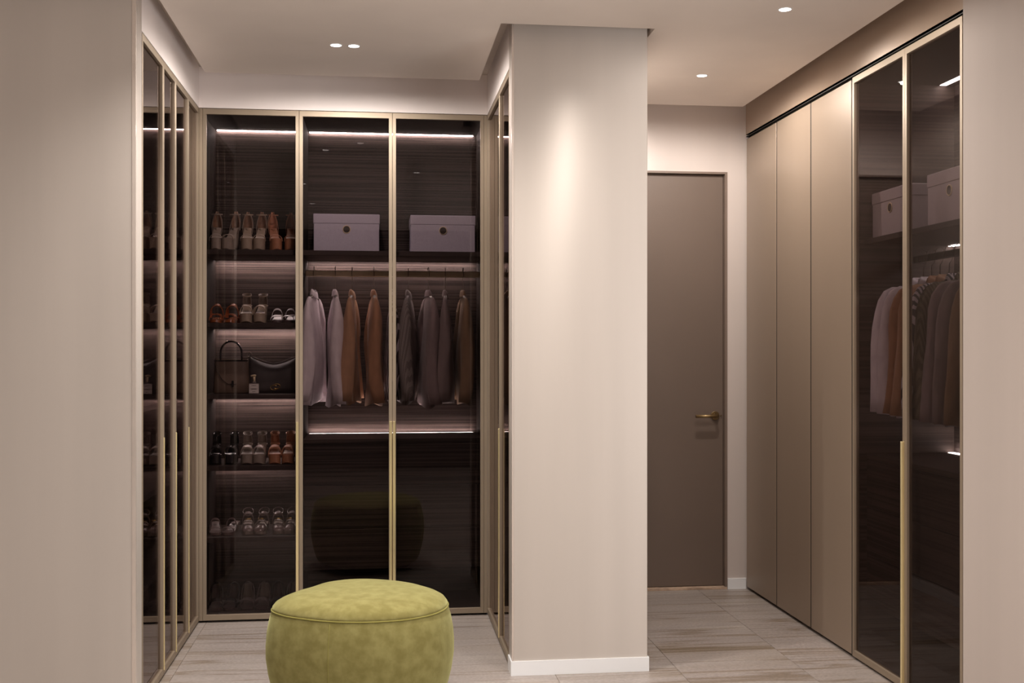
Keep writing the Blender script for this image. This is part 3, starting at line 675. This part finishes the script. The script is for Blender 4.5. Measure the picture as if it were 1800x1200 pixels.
pair('block', (L_grey, L_grey, L_grey), (-0.690, -0.621), 3, (4, -4), 'taupe block heel sandal', 'shelf under the handbags', 'block heel sandals')
pair('block', (L_tan, L_tan, L_tan), (-0.546, -0.471), 3, (4, -4), 'tan block heel sandal', 'shelf under the handbags', 'block heel sandals')
pair('slide', (L_mauve, L_mauve, L_mauve), (-0.856, -0.771), 4, (8, -12), 'dark plum sandal with shiny straps', 'low shelf', 'strappy sandals')
pair('loafer', (L_grey2, L_mauve, L_grey2), (-0.686, -0.614), 4, (6, -6), 'taupe gold-buckled slingback nearer the plum sandals', 'low shelf', 'slingback loafers')
pair('loafer', (L_grey2, L_mauve, L_grey), (-0.528, -0.462), 4, (6, -4), 'taupe gold-buckled slingback nearer the door post', 'low shelf', 'slingback loafers')
pair('flat', (L_dark, L_black, L_dark), (-0.852, -0.770), 5, (5, -4), 'black flat sandal by the corner post', 'wardrobe floor', 'flat sandals on the wardrobe floor')
pair('flat', (L_dark, L_dark, L_grey2), (-0.688, -0.608), 5, (4, -3), 'plum flat sandal', 'wardrobe floor', 'flat sandals on the wardrobe floor')
pair('flat', (L_black, L_black, L_dark), (-0.530, -0.455), 5, (4, -3), 'black flat sandal behind the pouf', 'wardrobe floor', 'flat sandals on the wardrobe floor')

# ------------------------------------------------------------------ handbags and perfume
zb = SHELF[2][1]
B1 = mat('brown_bag_leather', (0.17, 0.115, 0.085), rough=0.5, var=0.08, scale=(40, 40, 40)); B2 = mat('charcoal_bag_leather', (0.075, 0.06, 0.06), rough=0.5, var=0.08, scale=(40, 40, 40))
t = empty('tote_bag', (-0.777, 6.13, zb), 'brown tote bag with one tall round black handle', 'handbag', 'handbags on the shoe shelf')
rings = []
for z, a, d in ((0, .092, .05), (.006, .096, .055), (.06, .093, .052), (.12, .090, .045), (.178, .088, .036), (.184, .086, .033)):
    rings.append([(a * math.copysign(abs(math.cos(q)) ** .4, math.cos(q)), d * math.copysign(abs(math.sin(q)) ** .4, math.sin(q)), z) for q in [2 * math.pi * k / 24 for k in range(24)]])
MB().loft(rings).build('bag_body', B1, t, smooth=True)
MB().tube([(-.055, -.03, .165), (-.055, -.032, .20)] + [(.055 * -math.cos(R(a)), -.030, .215 + .062 * math.sin(R(a))) for a in range(0, 181, 15)] + [(.055, -.032, .20), (.055, -.03, .165)], .0052, 8).build('handle', L_black, t, smooth=True)
MB().tube([(-.086, -.045, .16), (-.07, -.055, .12), (-.045, -.056, .075), (-.015, -.058, .05), (.02, -.058, .048), (.03, -.056, .05)], .0018, 6).build('cord', L_black, t, smooth=True)
MB().box(.005, .017, -.061, -.056, .035, .068).build('charm', L_black, t, bevel=.001, seg=1)
MB().box(-.089, .089, -.0385, -.036, .170, .178).build('rim_binding', L_black, t)
t = empty('shoulder_bag', (-0.560, 6.16, zb), 'dark charcoal shoulder bag with sagging top edge and gold emblem', 'handbag', 'handbags on the shoe shelf')
b = MB(); rings = []
for i in range(13):
    x = -.132 + .264 * i / 12; e = abs(x) / .132; top = .150 + .048 * e ** 1.6; d = .045 * (1 - .45 * e ** 4)
    rings.append([(x * (1 + .0), -d, 0.0), (x, -d * 1.1, .03), (x, -d * .8, top * .7), (x * 1.02, -.010, top), (x * 1.02, .010, top), (x, d * .8, top * .7), (x, d * 1.1, .03), (x, d, 0)])
b.loft(rings).build('bag_body', B2, t, smooth=True)
b = MB().tube([(-.132, -.012, .196), (-.10, -.016, .190), (-.05, -.018, .170), (0, -.018, .158), (.05, -.018, .168), (.10, -.016, .188), (.132, -.012, .197)], .0035, 6).build('top_piping', mat('dark_grey_piping', (0.16, .13, .125)), t, smooth=True)
for sg in (-1, 1):
    MB().tube([(sg * .128 + .012 * math.cos(q), -.012, .205 + .014 * math.sin(q)) for q in [2 * math.pi * k / 14 for k in range(14)]], .003, 6, loop=True).build('strap_ring', M_wire, t, smooth=True)
e1 = MB().tube([(.006 + .018 * math.cos(R(a)), -.051, .030 + .013 * math.sin(R(a))) for a in range(40, 321, 20)], .0022, 6)
e1.build('emblem', L_gold, t, smooth=True)
MB().tube([(.022 + .018 * math.cos(R(a)), -.0515, .036 + .013 * math.sin(R(a))) for a in range(-140, 141, 20)], .0022, 6).build('emblem', L_gold, t, smooth=True)
t = empty('perfume_bottle', (-0.648, 6.02, zb), 'small clear perfume bottle with white label and pump top', 'bottle')
M_pglass = mat('smoky_bottle_glass', (0.22, 0.18, 0.17), rough=0.08, coat=0.5)
MB().box(-.026, .026, -.018, .018, 0, .056).build('bottle_body', M_pglass, t, bevel=.003)
lb = MB().box(-.0245, .0245, -.0192, -.018, .004, .052).build('label_sheet', mat('paper_label', (.72, .66, .62), rough=.7), t)
M_ink = mat('label_ink', (.12, .09, .08))
for z, a in ((.044, .012), (.0275, .019), (.0255, .013), (.012, .008)):
    MB().box(-a, a, -.0197, -.0190, z - .0011, z + .0011).build('print_line', M_ink, lb)
MB().tube([(0, 0, .054), (0, 0, .066)], .010, 12).build('neck', M_pglass, t, smooth=True)
MB().tube([(0, 0, .064), (0, 0, .092)], .0062, 10).build('pump', M_rail, t, smooth=True)
MB().tube([(-.016, -.004, .094), (0, -.006, .098), (.010, -.004, .095)], .0045, 8).build('pump_head', M_rail, t, smooth=True)
